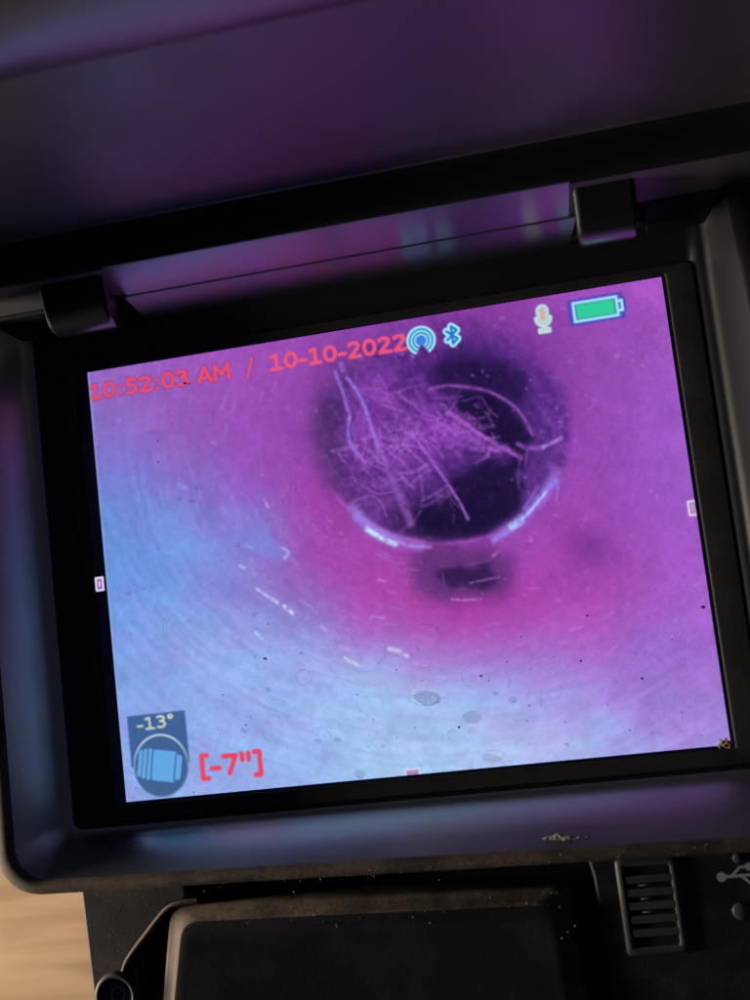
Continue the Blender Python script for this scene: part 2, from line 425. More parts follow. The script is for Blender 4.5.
for k in range(170):      # fine wet scratches along the wall
    r0 = RNG.uniform(140, 430); a0 = RNG.uniform(math.radians(80), math.radians(205)); da = RNG.uniform(4, 14) / r0
    c0 = (CX + r0 * math.cos(a0), CY + r0 * math.sin(a0) / 1.05)
    if not (85 < c0[0] < 740 and 330 < c0[1] < 800): continue
    tw = RNG.uniform(-0.35, 0.15)
    p = [(CX + (r0 + tw * s * da * r0) * math.cos(a0 + s * da), CY + (r0 + tw * s * da * r0) * math.sin(a0 + s * da) / 1.05) for s in (0, 0.5, 1)]
    strand(p, RNG.uniform(0.7, 1.4), (188, 196, 250), RNG.uniform(0.05, 0.22) * (1.0 if c0[0] < 420 else 0.5))
def hair(x0, y0, a0, ln, cv, w, c, al):
    p = [(x0, y0)]; a = a0
    for q_ in range(7):
        a += cv / 7 + RNG.normal(0, 0.10); p.append((p[-1][0] + ln / 7 * math.cos(a), p[-1][1] + ln / 7 * math.sin(a)))
    strand(p, w, c, al, 1.1, 0.9)
for k in range(110):      # tangle of fine roots inside the bore
    x0, y0 = RNG.normal(388, 30), RNG.normal(440, 34)
    if math.hypot(x0 - CX, (y0 - CY) * 1.16) > 108 or y0 < 378: continue
    tone = RNG.uniform(0, 1); hair(x0, y0, RNG.normal(math.radians(50), 1.0), RNG.uniform(10, 34), RNG.normal(0, 0.9), RNG.uniform(0.9, 2.4), (158 + 34 * tone, 92 + 44 * tone, 200 + 28 * tone), RNG.uniform(0.10, 0.46))
for k in range(70):      # the brush of roots that crosses to the right
    t0 = RNG.uniform(0, 1); x0, y0 = 425 + 70 * t0 + RNG.normal(0, 6), 408 + 38 * t0 + RNG.normal(0, 10)
    tone = RNG.uniform(0, 1); hair(x0, y0, RNG.normal(math.radians(28), 0.5), RNG.uniform(6, 24), RNG.normal(0, 1.1), RNG.uniform(0.8, 2.2), (160 + 30 * tone, 88 + 40 * tone, 200 + 26 * tone), RNG.uniform(0.12, 0.46))
for k in range(40):
    x0, y0 = RNG.uniform(345, 400), RNG.uniform(480, 516); hair(x0, y0, RNG.uniform(0, 6.3), RNG.uniform(6, 20), RNG.normal(0, 1.8), RNG.uniform(0.9, 1.8), (146, 80, 180), RNG.uniform(0.06, 0.28))

strands = [
 ([(335, 372), (342, 390), (347, 408), (350, 415), (348, 430), (350, 443), (358, 455)], 2.2, (134, 108, 228), .75),
 ([(347, 378), (352, 384), (358, 393), (364, 405), (369, 420), (374, 435), (378, 447)], 2.4, (140, 112, 228), .8),
 ([(361, 410), (354, 424), (353, 432), (356, 440)], 1.4, (130, 80, 195), .5),
 ([(341, 364), (343, 370)], 3, (150, 100, 215), .6),
 ([(405, 432), (415, 438), (424, 450), (434, 464), (441, 474), (450, 487), (460, 503), (468, 519)], 2.0, (158, 88, 200), .8),
 ([(400, 443), (415, 455), (430, 471)], 1.5, (150, 80, 190), .6),
 ([(350, 442), (360, 458), (372, 464), (384, 470)], 1.8, (145, 76, 190), .6),
 ([(370, 430), (378, 444), (386, 466), (392, 480)], 2.5, (140, 74, 185), .55),
 ([(392, 478), (400, 497), (405, 508), (411, 523)], 5.5, (128, 72, 168), .75),
 ([(378, 440), (388, 450), (402, 462), (412, 474)], 2.0, (140, 74, 180), .5),
 ([(356, 482), (366, 488), (378, 494), (394, 492)], 1.4, (142, 70, 165), .65),
 ([(347, 510), (356, 500), (372, 496), (382, 504), (386, 516)], 1.5, (142, 72, 165), .6),
 ([(402, 476), (408, 483), (414, 488)], 2.2, (150, 84, 190), .6),
 ([(430, 389), (444, 386), (457, 386), (484, 390), (507, 401), (521, 414), (533, 435)], 2.2, (140, 68, 176), .8),
 ([(432, 397), (448, 399), (462, 396)], 2.0, (120, 52, 155), .5),
 ([(450, 413), (471, 428), (484, 437), (503, 448), (521, 458)], 3.0, (158, 76, 195), .8),
 ([(440, 425), (460, 434), (482, 444), (500, 452)], 4.5, (140, 62, 176), .6),
 ([(446, 440), (468, 446), (488, 452)], 3.0, (140, 64, 178), .5),
 ([(462, 401), (474, 398), (482, 398), (489, 410), (498, 417)], 1.3, (105, 48, 140), .6),
 ([(466, 414), (476, 420), (482, 430)], 1.6, (100, 45, 135), .6),
 ([(518, 444), (527, 448), (543, 448)], 3.2, (140, 74, 190), .7),
 ([(543, 447), (552, 443), (561, 438)], 2.4, (170, 130, 230), .8),
 ([(520, 460), (518, 476), (519, 488)], 2.2, (98, 50, 140), .6),
 ([(527, 450), (525, 466)], 1.4, (150, 80, 190), .5),
 ([(400, 396), (412, 404), (422, 406)], 1.5, (145, 72, 185), .5), ([(426, 414), (436, 418), (438, 428)], 1.6, (140, 70, 180), .45),
 ([(445, 485), (452, 500), (460, 508)], 1.6, (110, 60, 150), .5),
 # wet lower lip of the bore
 ([(354, 508), (362, 520), (376, 532), (396, 541), (420, 546)], 7.0, (150, 104, 205), .62), ([(498, 534), (514, 524), (530, 509), (546, 490), (557, 474)], 7.5, (142, 96, 206), .66),
 
 
 ([(358, 517), (372, 530), (394, 541)], 7.5, (136, 120, 220), .7),
 ([(367, 529), (380, 537), (395, 544)], 3.2, (188, 228, 255), .95),
 ([(398, 542), (412, 546), (430, 547)], 2.2, (165, 120, 220), .7),
 ([(494, 540), (508, 531), (518, 524)], 3.5, (135, 120, 228), .8),
 ([(512, 526), (521, 521)], 4.6, (165, 205, 255), .9),
 ([(519, 522), (530, 511), (543, 495), (555, 481)], 3.8, (138, 118, 232), .9),
 ([(522, 519), (532, 509), (546, 492)], 1.5, (175, 200, 255), .8),
 ([(524, 508), (532, 496), (538, 486)], 1.8, (150, 95, 205), .6), ([(556, 500), (558, 490), (557, 482)], 1.6, (140, 110, 225), .6),
 # under the lip
 ([(470, 583), (484, 580), (499, 577)], 2.0, (158, 88, 182), .75), ([(452, 599), (466, 600), (481, 599)], 2.2, (196, 118, 206), .75),
 ([(493, 556), (498, 552)], 3, (180, 100, 205), .7), ([(440, 566), (462, 566), (490, 560)], 2.5, (105, 55, 140), .5), ([(528, 589), (540, 588)], 2, (180, 95, 200), .5),
 ([(443, 574), (444, 584)], 2, (120, 70, 150), .4), ([(378, 580), (384, 581)], 2.5, (205, 120, 205), .7), ([(384, 552), (388, 555)], 2.5, (190, 120, 215), .6), ([(530, 537), (531, 541)], 3, (190, 110, 215), .6),
 # wet glints on the wall, lower left
 ([(257, 589), (267, 596), (278, 603)], 2.6, (198, 218, 255), .85), ([(284, 606), (292, 613)], 3.0, (220, 232, 255), .9), ([(240, 566), (244, 568)], 2.4, (200, 220, 255), .7),
 ([(283, 548), (288, 552), (285, 558)], 3.0, (170, 205, 255), .75), ([(246, 545), (252, 548)], 3, (140, 180, 245), .6), ([(264, 500), (268, 507)], 2.2, (170, 170, 245), .7),
 ([(255, 632), (262, 638)], 2.6, (190, 215, 255), .6), ([(322, 626), (327, 630)], 3.0, (190, 190, 250), .7), ([(345, 658), (358, 665)], 3.0, (200, 210, 255), .75),
 ([(389, 649), (398, 651), (407, 656)], 3.6, (200, 208, 255), .85), ([(372, 616), (384, 618)], 2.0, (195, 130, 225), .6), ([(300, 600), (312, 608)], 2.0, (175, 150, 240), .4),
 ([(340, 646), (356, 652)], 2.0, (175, 165, 240), .4), ([(415, 664), (425, 666)], 2.2, (180, 170, 240), .5), ([(180, 485), (186, 488)], 4, (125, 150, 235), .5),
 ([(570, 630), (582, 627)], 2.5, (190, 110, 215), .5), ([(600, 620), (612, 614)], 2.0, (190, 110, 220), .4), ([(560, 643), (568, 641)], 2.5, (190, 110, 215), .5), ([(605, 655), (618, 645)], 2, (185, 120, 225), .4),
]
for p_, w_, c_, a_ in strands:
    out_ = math.hypot(p_[0][0] - CX, (p_[0][1] - CY) * 1.16) > 145
    strand(p_, w_ * (0.66 if out_ else 0.9), tuple(min(255, q_ + 20) for q_ in c_), a_ * (0.8 if out_ else 0.95), 1.15, 1.1 if out_ else 0.6)
# broad blue-white sheens
def blob(x, y, rx, ry, c, a, rot=0.0):
    ca, sa = math.cos(rot), math.sin(rot)
    u = ((QX - x) * ca + (QY - y) * sa) / rx; w = (-(QX - x) * sa + (QY - y) * ca) / ry
    blend(a * np.exp(-(u * u + w * w)) * np.clip(1 + 1.6 * brk, 0, 1), c)
blob(268, 546, 24, 11, (112, 150, 236), .6, .5); blob(585, 745, 18, 7, (160, 205, 250), .6, -.1); blob(150, 560, 45, 35, (104, 150, 232), .35); blob(230, 590, 30, 12, (134, 115, 212), .4, .3)
blob(590, 548, 26, 14, (128, 50, 152), .5, .2); blob(545, 352, 30, 20, (110, 48, 150), .25); blob(690, 365, 6, 4, (140, 70, 130), .4); blob(600, 411, 8, 6, (165, 65, 160), .35)
for k in range(420):      # grain of grit and foam
    x0, y0 = RNG.uniform(90, 730), RNG.uniform(300, 800)
    up = RNG.random() < 0.55
    strand([(x0, y0), (x0 + RNG.normal(0, 1.5), y0 + RNG.normal(0, 1.5))], RNG.uniform(0.9, 2.2), (205, 185, 250) if up else (90, 60, 150), RNG.uniform(0.08, 0.32))
for (x0, y0) in ((567, 415), (560, 422), (562, 461), (556, 408), (585, 395), (472, 375), (633, 360), (632, 352), (594, 400), (574, 440), (530, 380), (540, 395)):
    strand([(x0, y0), (x0 + 1, y0 + .6)], 1.7, (180, 120, 225), .4)
img += RNG.normal(0, 3.2, img.shape) + (RNG.normal(0, 3.0, img.shape[:2]))[..., None]
img = np.clip(img, 0, 255)

# -- the overlay: lettering and symbols, drawn with strokes along the display's own axes
def to_lcd(px): return on_plane(px)[:2]
G = {  # cap height 1; strokes as point lists, advance
 '0': ([[(.35 + .245 * math.cos(t_), .5 + .40 * math.sin(t_)) for t_ in np.linspace(0, 2 * math.pi, 25)]], .70),
 '1': ([[(.14, .82), (.36, .90), (.36, .10)], [(.13, .09), (.60, .09)]], .70),
 '2': ([[(.12, .80), (.22, .88), (.36, .90), (.50, .85), (.55, .72), (.50, .58), (.36, .40), (.12, .10)], [(.12, .09), (.60, .09)]], .70),
 '3': ([[(.13, .86), (.30, .91), (.46, .87), (.53, .74), (.46, .60), (.28, .54)], [(.28, .54), (.48, .49), (.57, .31), (.48, .14), (.32, .09), (.12, .14)]], .70),
 '5': ([[(.55, .91), (.18, .91), (.17, .57)], [(.17, .57), (.34, .62), (.50, .54), (.56, .36), (.49, .17), (.32, .09), (.12, .14)]], .70),
 '7': ([[(.10, .90), (.58, .90), (.30, .06)]], .70),
 ':': ([[(.20, .60), (.20, .62)], [(.20, .13), (.20, .15)]], .40),
 '-': ([[(.08, .36), (.36, .36)]], .44),
 '/': ([[(.06, -.10), (.34, 1.0)]], .42),
 'A': ([[(.08, .06), (.38, .93), (.68, .06)], [(.19, .28), (.57, .28)]], .76),
 'M': ([[(.12, .05), (.12, .93), (.45, .36), (.78, .93), (.78, .05)]], .92),
 '[': ([[(.36, 1.0), (.16, 1.0), (.16, -.10), (.36, -.10)]], .44),
 ']': ([[(.08, 1.0), (.28, 1.0), (.28, -.10), (.08, -.10)]], .44),
 '"': ([[(.12, .95), (.12, .66)], [(.36, .95), (.36, .66)]], .50),
 "d": ([[(.20 + .12 * math.cos(t_), .80 + .12 * math.sin(t_)) for t_ in np.linspace(0, 2 * math.pi, 13)]], .42),
 ' ': ([], .34),
}
def dist_lcd(polys):
    d = np.full((NY, NX), 1e3)
    allp = np.array([q for p in polys for q in p]); pad = 1.5
    ys, xs = np.where((GX > allp[:, 0].min() - pad) & (GX < allp[:, 0].max() + pad) & (GY > allp[:, 1].min() - pad) & (GY < allp[:, 1].max() + pad))
    qx, qy = GX[ys, xs], GY[ys, xs]; dd = np.full(len(ys), 1e3)
    for p in polys:
        for (x0, y0), (x1, y1) in zip(p[:-1], p[1:]):
            dx, dy = x1 - x0, y1 - y0
            t_ = np.clip(((qx - x0) * dx + (qy - y0) * dy) / max(dx * dx + dy * dy, 1e-9), 0, 1)
            dd = np.minimum(dd, np.hypot(qx - x0 - t_ * dx, qy - y0 - t_ * dy))
    d[ys, xs] = dd
    return d
AA = 0.09
def cover(sd): return np.clip(0.5 - sd / (2 * AA), 0, 1)
def text(s, start, end, cap_px, c, bold=0.19, outline=None, oa=0.4):
    a = to_lcd(start); b = to_lcd(end)
    cap = cap_px * 0.1985
    tot = sum(G[ch][1] for ch in s) - 0.06
    sx = np.linalg.norm(b - a) / tot
    ux = (b - a) / np.linalg.norm(b - a); uy = np.array([-ux[1], ux[0]])
    polys = []; x = 0
    for ch in s:
        for st in G[ch][0]:
            polys.append([tuple(a + ux * (x + px_) * sx + uy * py_ * cap) for px_, py_ in st])
        x += G[ch][1]
    d = dist_lcd(polys) - bold * cap * 0.5
    if outline is not None: blend(oa * cover(d - 0.14), outline)
    blend(cover(d), c)
text('10:52:03 AM', (89, 401), (231, 378.5), 17.0, (232, 80, 122), 0.235, (120, 40, 110), .55)
text('/', (246, 376), (254, 374.7), 17.0, (240, 88, 130), 0.14, (120, 40, 110), .4)
text('10-10-2022', (269.5, 371.5), (407, 350), 17.0, (240, 88, 134), 0.235, (130, 50, 130), .3)
text('[-7"]', (199, 777), (263.5, 772), 20.0, (244, 70, 100), 0.22, (190, 110, 170), .25)

def local(center):                                          # millimetres from a point on the display
    c = to_lcd(center); return GX - c[0], GY - c[1]
def rbox(x, y, hx, hy, r=0.0):
    qx = np.abs(x) - hx + r; qy = np.abs(y) - hy + r
    return np.hypot(np.maximum(qx, 0), np.maximum(qy, 0)) + np.minimum(np.maximum(qx, qy), 0) - r
ICE = (178, 238, 252)
# broadcast symbol
x, y = local((421, 340.5)); r = np.hypot(x, y); k = 0.199
wedge = np.minimum(-(np.abs(x) * 0.86 + y * 0.52), 1e9)      # positive inside the gap at the bottom
gap = cover(-(wedge - 0.25)) * (r > 4.6 * k)
blend(cover(r - 14.6 * k) * (1 - gap), ICE)
blend(cover(np.abs(r - 11.2 * k) - 0.9 * k) * (1 - gap), (44, 140, 206)); blend(cover(np.abs(r - 7.6 * k) - 0.9 * k) * (1 - gap), (44, 140, 206))
blend(cover(r - 5.2 * k), (64, 132, 238))
# bluetooth rune
c = to_lcd((452, 335)); hh = 8.6 * k; ww = 4.9 * k
pol = [[(c[0] - ww, c[1] - hh * .5), (c[0] + ww, c[1] + hh * .5), (c[0], c[1] + hh), (c[0], c[1] - hh), (c[0] + ww, c[1] - hh * .5), (c[0] - ww, c[1] + hh * .5)]]
d = dist_lcd(pol); blend(cover(d - 3.7 * k), ICE); blend(cover(d - 1.15 * k), (26, 120, 208))
# microphone
x, y = local((543, 318))
cap_ = rbox(x, y - 3.6 * k, 3.2 * k, 7.0 * k, 3.2 * k)
stand = np.minimum(rbox(x, y + 9.5 * k, 1.2 * k, 3.0 * k), rbox(x, y + 12.2 * k, 5.6 * k, 2.2 * k, 0.2))
cup = np.maximum(np.abs(np.hypot(x, y + 0.5 * k) - 6.0 * k) - 1.6 * k, y - 1.0 * k)
sil = np.minimum(np.minimum(cap_ - 3.0 * k, stand - 0.8 * k), cup - 1.0 * k)
blend(cover(sil), (190, 240, 236)); blend(cover(np.abs(cap_ - 1.2 * k) - 0.5 * k) * .5, (150, 170, 200)); blend(cover(cap_ + 0.3 * k), (214, 178, 176)); blend(cover(np.minimum(cup + .5 * k, stand + .8 * k)) * .55, (214, 190, 180))
# battery
x, y = local((595.5, 309.2))
out_ = np.minimum(rbox(x, y, 21.5 * k, 10.2 * k, 0.15), rbox(x - 22.5 * k, y, 3.6 * k, 6.0 * k, 0.1))
blend(cover(np.minimum(rbox(x - .6 * k, y, 25.6 * k, 12.6 * k, .1), out_ - 2.0 * k)), (66, 72, 196)); blend(cover(rbox(x - .6 * k, y, 24.2 * k, 11.4 * k, .1)), (128, 74, 190))
blend(cover(out_ - 1.1 * k), (70, 90, 200)); blend(cover(out_), ICE); blend(cover(out_ + 2.6 * k), (50, 110, 190)); blend(cover(rbox(x, y, 17.8 * k, 6.9 * k)), (52, 210, 160))
# tilt gauge
tl, tr, bl = to_lcd((127, 716.5)), to_lcd((184.5, 709)), to_lcd((134, 768))
x0_, x1_, y1_, y0_ = tl[0], tr[0], tl[1], bl[1]
rect = rbox(GX - (x0_ + x1_) / 2, GY - (y0_ + y1_) / 2, (x1_ - x0_) / 2, (y1_ - y0_) / 2, .1)
cx_, cy_ = to_lcd((161, 765.5)); rr_ = 28.5 * k
rc = np.hypot(GX - cx_, (GY - cy_) * 0.94)
blend(cover(np.maximum(rect, -(GY - cy_))) * .93, (60, 96, 152))
blend(cover(rc - rr_), (66, 102, 152))
blend(cover(np.abs(rc - rr_ + .12) - .20) * np.clip(0.35 + 0.75 * (GY - cy_) / rr_, 0.12, 1), (196, 214, 232))
a_ = math.radians(-11); ux_ = (GX - cx_) * math.cos(a_) + (GY - cy_) * math.sin(a_); uy_ = -(GX - cx_) * math.sin(a_) + (GY - cy_) * math.cos(a_)
BL = (104, 172, 236)
blend(cover(rbox(ux_ - 3.5 * k, uy_, 12.5 * k, 15 * k, .5)), BL); blend(cover(rbox(ux_ - 17.8 * k, uy_, 3.4 * k, 12 * k, .5)), BL)
for q, hq in ((-12.2, 15.4), (-17.2, 14.6), (-22.0, 13.0)): blend(cover(rbox(ux_ - q * k, uy_, 1.9 * k, hq * k, .3)), BL)
blend(cover(rbox(ux_ - 14.6 * k, uy_, .6 * k, 14 * k)), (60, 96, 152))
text('-13d', (137, 731.5), (174, 726.5), 13.0, (214, 222, 196), 0.17)
# little scale markers on the picture's borders
for (cxm, cym, hx, hy) in ((97.5, 584, 4.2, 6.6), (692.5, 508, 4.4, 7.4), (412.5, 772.5, 7.6, 4.0)):
    x, y = local((cxm, cym)); q = rbox(x, y, hx * k, hy * k, .25)
    blend(cover(q), (228, 214, 240)); blend(cover(q + 2.2 * k), (150, 96, 170)); blend(cover(q + 3.4 * k) * .8, (215, 200, 235))
# pale stair-stepped first column on the left
stair = (GX < -LW / 2 + 0.35 + 0.22 * ((np.floor(GY / 0.9) % 2))) * 1.0
blend(stair * .45, (150, 178, 240))

def display_material():
    mt, nt, out = nodes_of('display_picture')
    a = nt.nodes.new('ShaderNodeVertexColor'); a.layer_name = 'picture'
    e = nt.nodes.new('ShaderNodeEmission'); e.inputs[1].default_value = 1.0
    nt.links.new(a.outputs[0], e.inputs[0]); nt.links.new(e.outputs[0], out.inputs[0])
    try: mt.cycles.emission_sampling = 'NONE'
    except Exception: pass
    return mt
vx = np.linspace(-LW / 2, LW / 2, NX + 1); vy = np.linspace(LH / 2, -LH / 2, NY + 1)
VX, VY = np.meshgrid(vx, vy)
co = np.zeros(((NX + 1) * (NY + 1), 3), np.float32); co[:, 0] = VX.ravel() * MM; co[:, 1] = VY.ravel() * MM
ii = (np.arange(NY)[:, None] * (NX + 1) + np.arange(NX)[None]).ravel()
quads = np.stack([ii, ii + NX + 1, ii + NX + 2, ii + 1], 1).astype(np.int32)
me = bpy.data.meshes.new('display')
me.vertices.add(len(co)); me.vertices.foreach_set('co', co.ravel())
me.loops.add(quads.size); me.loops.foreach_set('vertex_index', quads.ravel())
me.polygons.add(len(quads)); me.polygons.foreach_set('loop_start', np.arange(0, quads.size, 4, dtype=np.int32))
me.update(calc_edges=True)
pad = np.pad(img, ((1, 1), (1, 1), (0, 0)), mode='edge')
vc = (pad[:-1, :-1] + pad[1:, :-1] + pad[:-1, 1:] + pad[1:, 1:]) / 4
at = me.color_attributes.new('picture', 'FLOAT_COLOR', 'POINT')
rgba = np.ones((len(co), 4), np.float32); rgba[:, :3] = s2l(np.clip(vc, 0, 255)).reshape(-1, 3)
at.data.foreach_set('color', rgba.ravel())
disp = link('display', me, display_material(), label='lit screen with a purple and blue view down a pipe')
box('display_backing', -63, 62, -48, 47, -3.0, -0.12, flat('navy_backing', (0.012, 0.022, 0.06), 0.3), bev=0)

def glow(name, c):
    mt, nt, out = nodes_of(name); e = nt.nodes.new('ShaderNodeEmission'); e.inputs[0].default_value = (*s2l(c), 1)
    nt.links.new(e.outputs[0], out.inputs[0]); return mt
mk = on_plane((99.5, 584), 0)
for nm, hx, hy, z_, c_ in (('scale_marker', .95, 1.45, -.05, (222, 208, 238)), ('marker_core', .5, 1.0, -.03, (150, 100, 176)), ('marker_core', .22, .6, -.01, (214, 196, 232))):
    link(nm, mesh_from(nm, [(x + mk[0], y + mk[1], z_) for x, y in rrect(-hx, hx, -hy, hy, .2, 4, 2)], [tuple(range(20))]), glow('marker_glow', c_), disp)
# ------------------------------------------------------------------ cover glass with the dirt that lies on it
def glass():
    mt, nt, out = nodes_of('cover_glass')
    N, L = nt.nodes.new, nt.links.new
    tr = N('ShaderNodeBsdfTransparent'); gl = N('ShaderNodeBsdfGlossy'); gl.inputs['Roughness'].default_value = 0.12
    fr = N('ShaderNodeFresnel'); geo = N('ShaderNodeNewGeometry'); mi = N('ShaderNodeMapRange'); mi.inputs[3].default_value = 1.45; mi.inputs[4].default_value = 1 / 1.45; L(geo.outputs['Backfacing'], mi.inputs[0]); L(mi.outputs[0], fr.inputs['IOR'])  # both faces of the pane pass light alike
    mx = N('ShaderNodeMixShader'); L(fr.outputs[0], mx.inputs[0]); L(tr.outputs[0], mx.inputs[1]); L(gl.outputs[0], mx.inputs[2])
    L(mx.outputs[0], out.inputs[0]); return mt
gls = box('cover_glass', -61.8, 61, -46, 44.8, 0.25, 0.62, glass(), bev=0)

class Bag:
    def __init__(s): s.v = []; s.f = []
    def poly(s, pts):
        n = len(s.v); s.v += pts; s.f.append(tuple(range(n, n + len(pts))))
    def dome(s, x, y, z, rx, ry, h, rot=0, n=7, jit=0.25):
        c, sn = math.cos(rot), math.sin(rot); base = len(s.v)
        for q in range(n):
            a = 2 * math.pi * q / n; k_ = 1 + random.uniform(-jit, jit)
            u, w = rx * k_ * math.cos(a), ry * k_ * math.sin(a)
            s.v.append((x + u * c - w * sn, y + u * sn + w * c, z))
        s.v.append((x, y, z + h)); t_ = len(s.v) - 1
        for q in range(n): s.f.append((base + q, base + (q + 1) % n, t_))
    def arc(s, x, y, z, rx, ry, a0, a1, w, rot=0, n=18, wob=0.06, h=0.03):
        c, sn = math.cos(rot), math.sin(rot); rings = []
        for q in range(n + 1):
            a = a0 + (a1 - a0) * q / n; k_ = 1 + random.uniform(-wob, wob)
            ww = w * random.uniform(0.5, 1.3) * 0.5; row = []
            for e, zz in ((-ww, 0), (0, h), (ww, 0)):
                u, t_ = (rx * k_ + e) * math.cos(a), (ry * k_ + e) * math.sin(a)
                s.v.append((x + u * c - t_ * sn, y + u * sn + t_ * c, z + zz)); row.append(len(s.v) - 1)
            rings.append(row)
        for a_, b_ in zip(rings[:-1], rings[1:]):
            s.f.append((a_[0], a_[1], b_[1], b_[0])); s.f.append((a_[1], a_[2], b_[2], b_[1]))
    def done(s, name, mat, parent, **k): return link(name, mesh_from(name, s.v, s.f), mat, parent, **k)
GZ = 0.625
K = 0.2
def gp(px): return on_plane(px, GZ)[:2]
b = Bag()
for (x, y, r_) in ((265, 658.5, 2.0), (357, 694.5, 1.2), (481, 676, 1.5), (581, 661, 1.6), (587.5, 615.5, 1.5), (642, 678.5, 1.6), (521, 637, 1.0), (507, 662, 1.1), (498, 372, 1.0), (268, 624, .9), (223, 695, 1.2),
                   (158, 441, 1.2), (158, 462, 1.3), (136, 592, .8), (185, 383, 1.8), (189, 383.5, 1.3), (137, 788, 1.0), (630, 730, .9), (672, 640, 1.0), (527, 721, .9), (459, 727, 1.4), (246, 725, 1.0)):
    p_ = gp((x, y)); b.dome(*p_, GZ, r_ * K * .85, r_ * K * random.uniform(.55, .85), .10)
p_ = gp((703, 607)); b.dome(*p_, GZ, .55, .3, .2, -.3)
for k_ in range(50):
    x, y = random.uniform(100, 720), 800 - abs(random.gauss(0, 1)) * 90
    p_ = gp((x, y)); r_ = random.uniform(.35, .8) * K
    if abs(p_[0]) < 57 and abs(p_[1]) < 43: b.dome(*p_, GZ, r_, r_ * random.uniform(.4, 1), .05, random.uniform(0, 3))
b.done('grit', M['dark_speck'], gls, kind='stuff', label='dark grit stuck to the screen glass')
b = Bag()
for (x, y, rx, ry, a0, a1, w) in ((303.5, 677.5, 7.2, 7.6, 0, 6.28, 1.0), (272, 728, 10, 13, .2, 4.6, .8), (278, 706, 9, 6, .2, 2.8, .9), (380, 748, 10, 9, -.6, 2.6, .7), (494, 757, 11, 6, .3, 5.0, .9),
                                  (470, 677, 8, 9, 1.5, 4.6, .9), (500, 680, 9, 10, -.8, 1.0, .7), (372, 650, 13, 15, -1.2, .9, .8), (424, 645, 17, 20, .5, 2.7, .7), (513, 700, 3.6, 2.6, 0, 6.28, 1.0), (472, 717.5, 8.6, 5.4, 0, 6.28, .9),
                                  (425, 696, 16, 9, 3.3, 6.1, 1.5), (428, 699, 9, 5.5, 0, 6.28, 1.1), (421, 698, 5, 4, 0, 6.28, 1.0), (434, 698, 4, 5, 0, 6.28, 1.0), (414, 692, 4, 4, 1, 5, 1.0), (444, 695, 4, 3, 4, 7, 1.0),
                                  (172, 627, 6, 9, 2, 4, .8), (166, 625, 3, 8, 2, 4, .8), (320, 735, 9, 7, 0, 3, .6), (360, 725, 8, 6, 1, 4, .6), (455, 735, 7, 5, 2, 5, .6), (430, 675, 14, 8, .6, 2.4, .6), (340, 640, 12, 8, 0, 2, .6)):
    p_ = gp((x, y)); b.arc(*p_, GZ, rx * K, ry * K, a0, a1, w * K, -.1)
b.done('dried_drop_rings', M['drop'], gls, kind='stuff', label='outlines of dried water drops on the screen glass')
b = Bag()
for (x, y, rx, ry) in ((472, 717.5, 8.2, 5.0), (427, 698, 13, 6.5), (513, 700, 3.4, 2.4), (318, 741, 3.4, 2.6), (338, 740, 4, 2.6), (360, 774, 6, 4), (492, 758, 9, 4), (268, 690, 3, 2.5)):
    p_ = gp((x, y)); b.dome(*p_, GZ - .002, rx * K, ry * K, .02, -.25, 16, .08)
b.done('dried_drop_films', M['drop_film'], gls, kind='stuff', label='cloudy films of dried drops on the screen glass')
b = Bag()
for k_ in range(16):
    p_ = gp((724 + random.gauss(0, 4.2), 743.5 + random.gauss(0, 1.6))); b.dome(*p_, GZ, random.uniform(.25, .75), random.uniform(.2, .45), random.uniform(.2, .55), random.uniform(0, 3), 6, .4)
b.done('corner_debris', M['debris'], gls, kind='stuff', label='tan grit packed into a lower corner of the glass')

# ------------------------------------------------------------------ hinge side: strips, slots, arms
low = [(51.9, 0.6), (52.0, 1.3), (55.1, 7.3), (57.6, 7.3), (56.5, 0.6)]
prism_x('hinge_strip', low, -43.8, 42.0, M['gloss'], bev=.25, shear=.55, label='lower glossy strip above the screen')
ear = [(51.4, 1.2), (51.6, 2.0), (54.9, 7.6), (58.5, 7.6), (57.5, 1.2)]
for (x0, x1) in ((56.0, 72.5), (-72.5, -60.6)):
    prism_x('hinge_ear', ear, x0, x1, M['shell'], bev=.4)

def roll(x, z):      # the hood's upper roll sweeps forward towards its left corner
    t_ = min(1, max(0, (z - 67.5) / 14)); return -0.0030 * max(0, 5 - max(x, -55)) ** 2 * t_ * t_ * (3 - 2 * t_)
hood = link('hood', mesh_from('hood', *loft([[(x, y, z) for (y, z) in
        [(55.5, 7.75), (58.3, 15.8), (58.9, 16.6), (60.0, 16.9), (64.2, 17.6), (65.3, 17.9), (65.9, 18.6), (66.2, 19.6), (69.2, 44.0), (71.7, 65.5), (71.6, 67.0), (70.9, 68.4), (70.6, 70.4), (70.4, 73.0), (70.9, 77.0), (71.8, 82.0), (73.4, 88.0), (76.0, 92.2), (79.5, 95.2), (86.0, 96.4), (96.0, 94.5), (92.0, 80.0), (80.0, 17.0), (66.5, 12.6), (59.0, 7.75)]
        for y in [y + roll(x, z)]]
        for x in (-78.0, -72, -66, -60, -54, -48, -42, -36, -30, -25, -20, -15, -10, -5, 0, 20, 41.5, 60, 80.0)])), M['lid'], label='raised black hood leaning back over the hinge')
bm = bmesh.new(); bm.from_mesh(hood.data)
bm.verts.ensure_lookup_table(); n_ = 25
bm.faces.new([bm.verts[j] for j in range(n_)]); bm.faces.new([bm.verts[18 * n_ + j] for j in range(n_)][::-1])
bmesh.ops.recalc_face_normals(bm, faces=bm.faces); bm.to_mesh(hood.data); bm.free()
hood.data.materials.append(M['dull']); hood.data.materials.append(M['roll'])
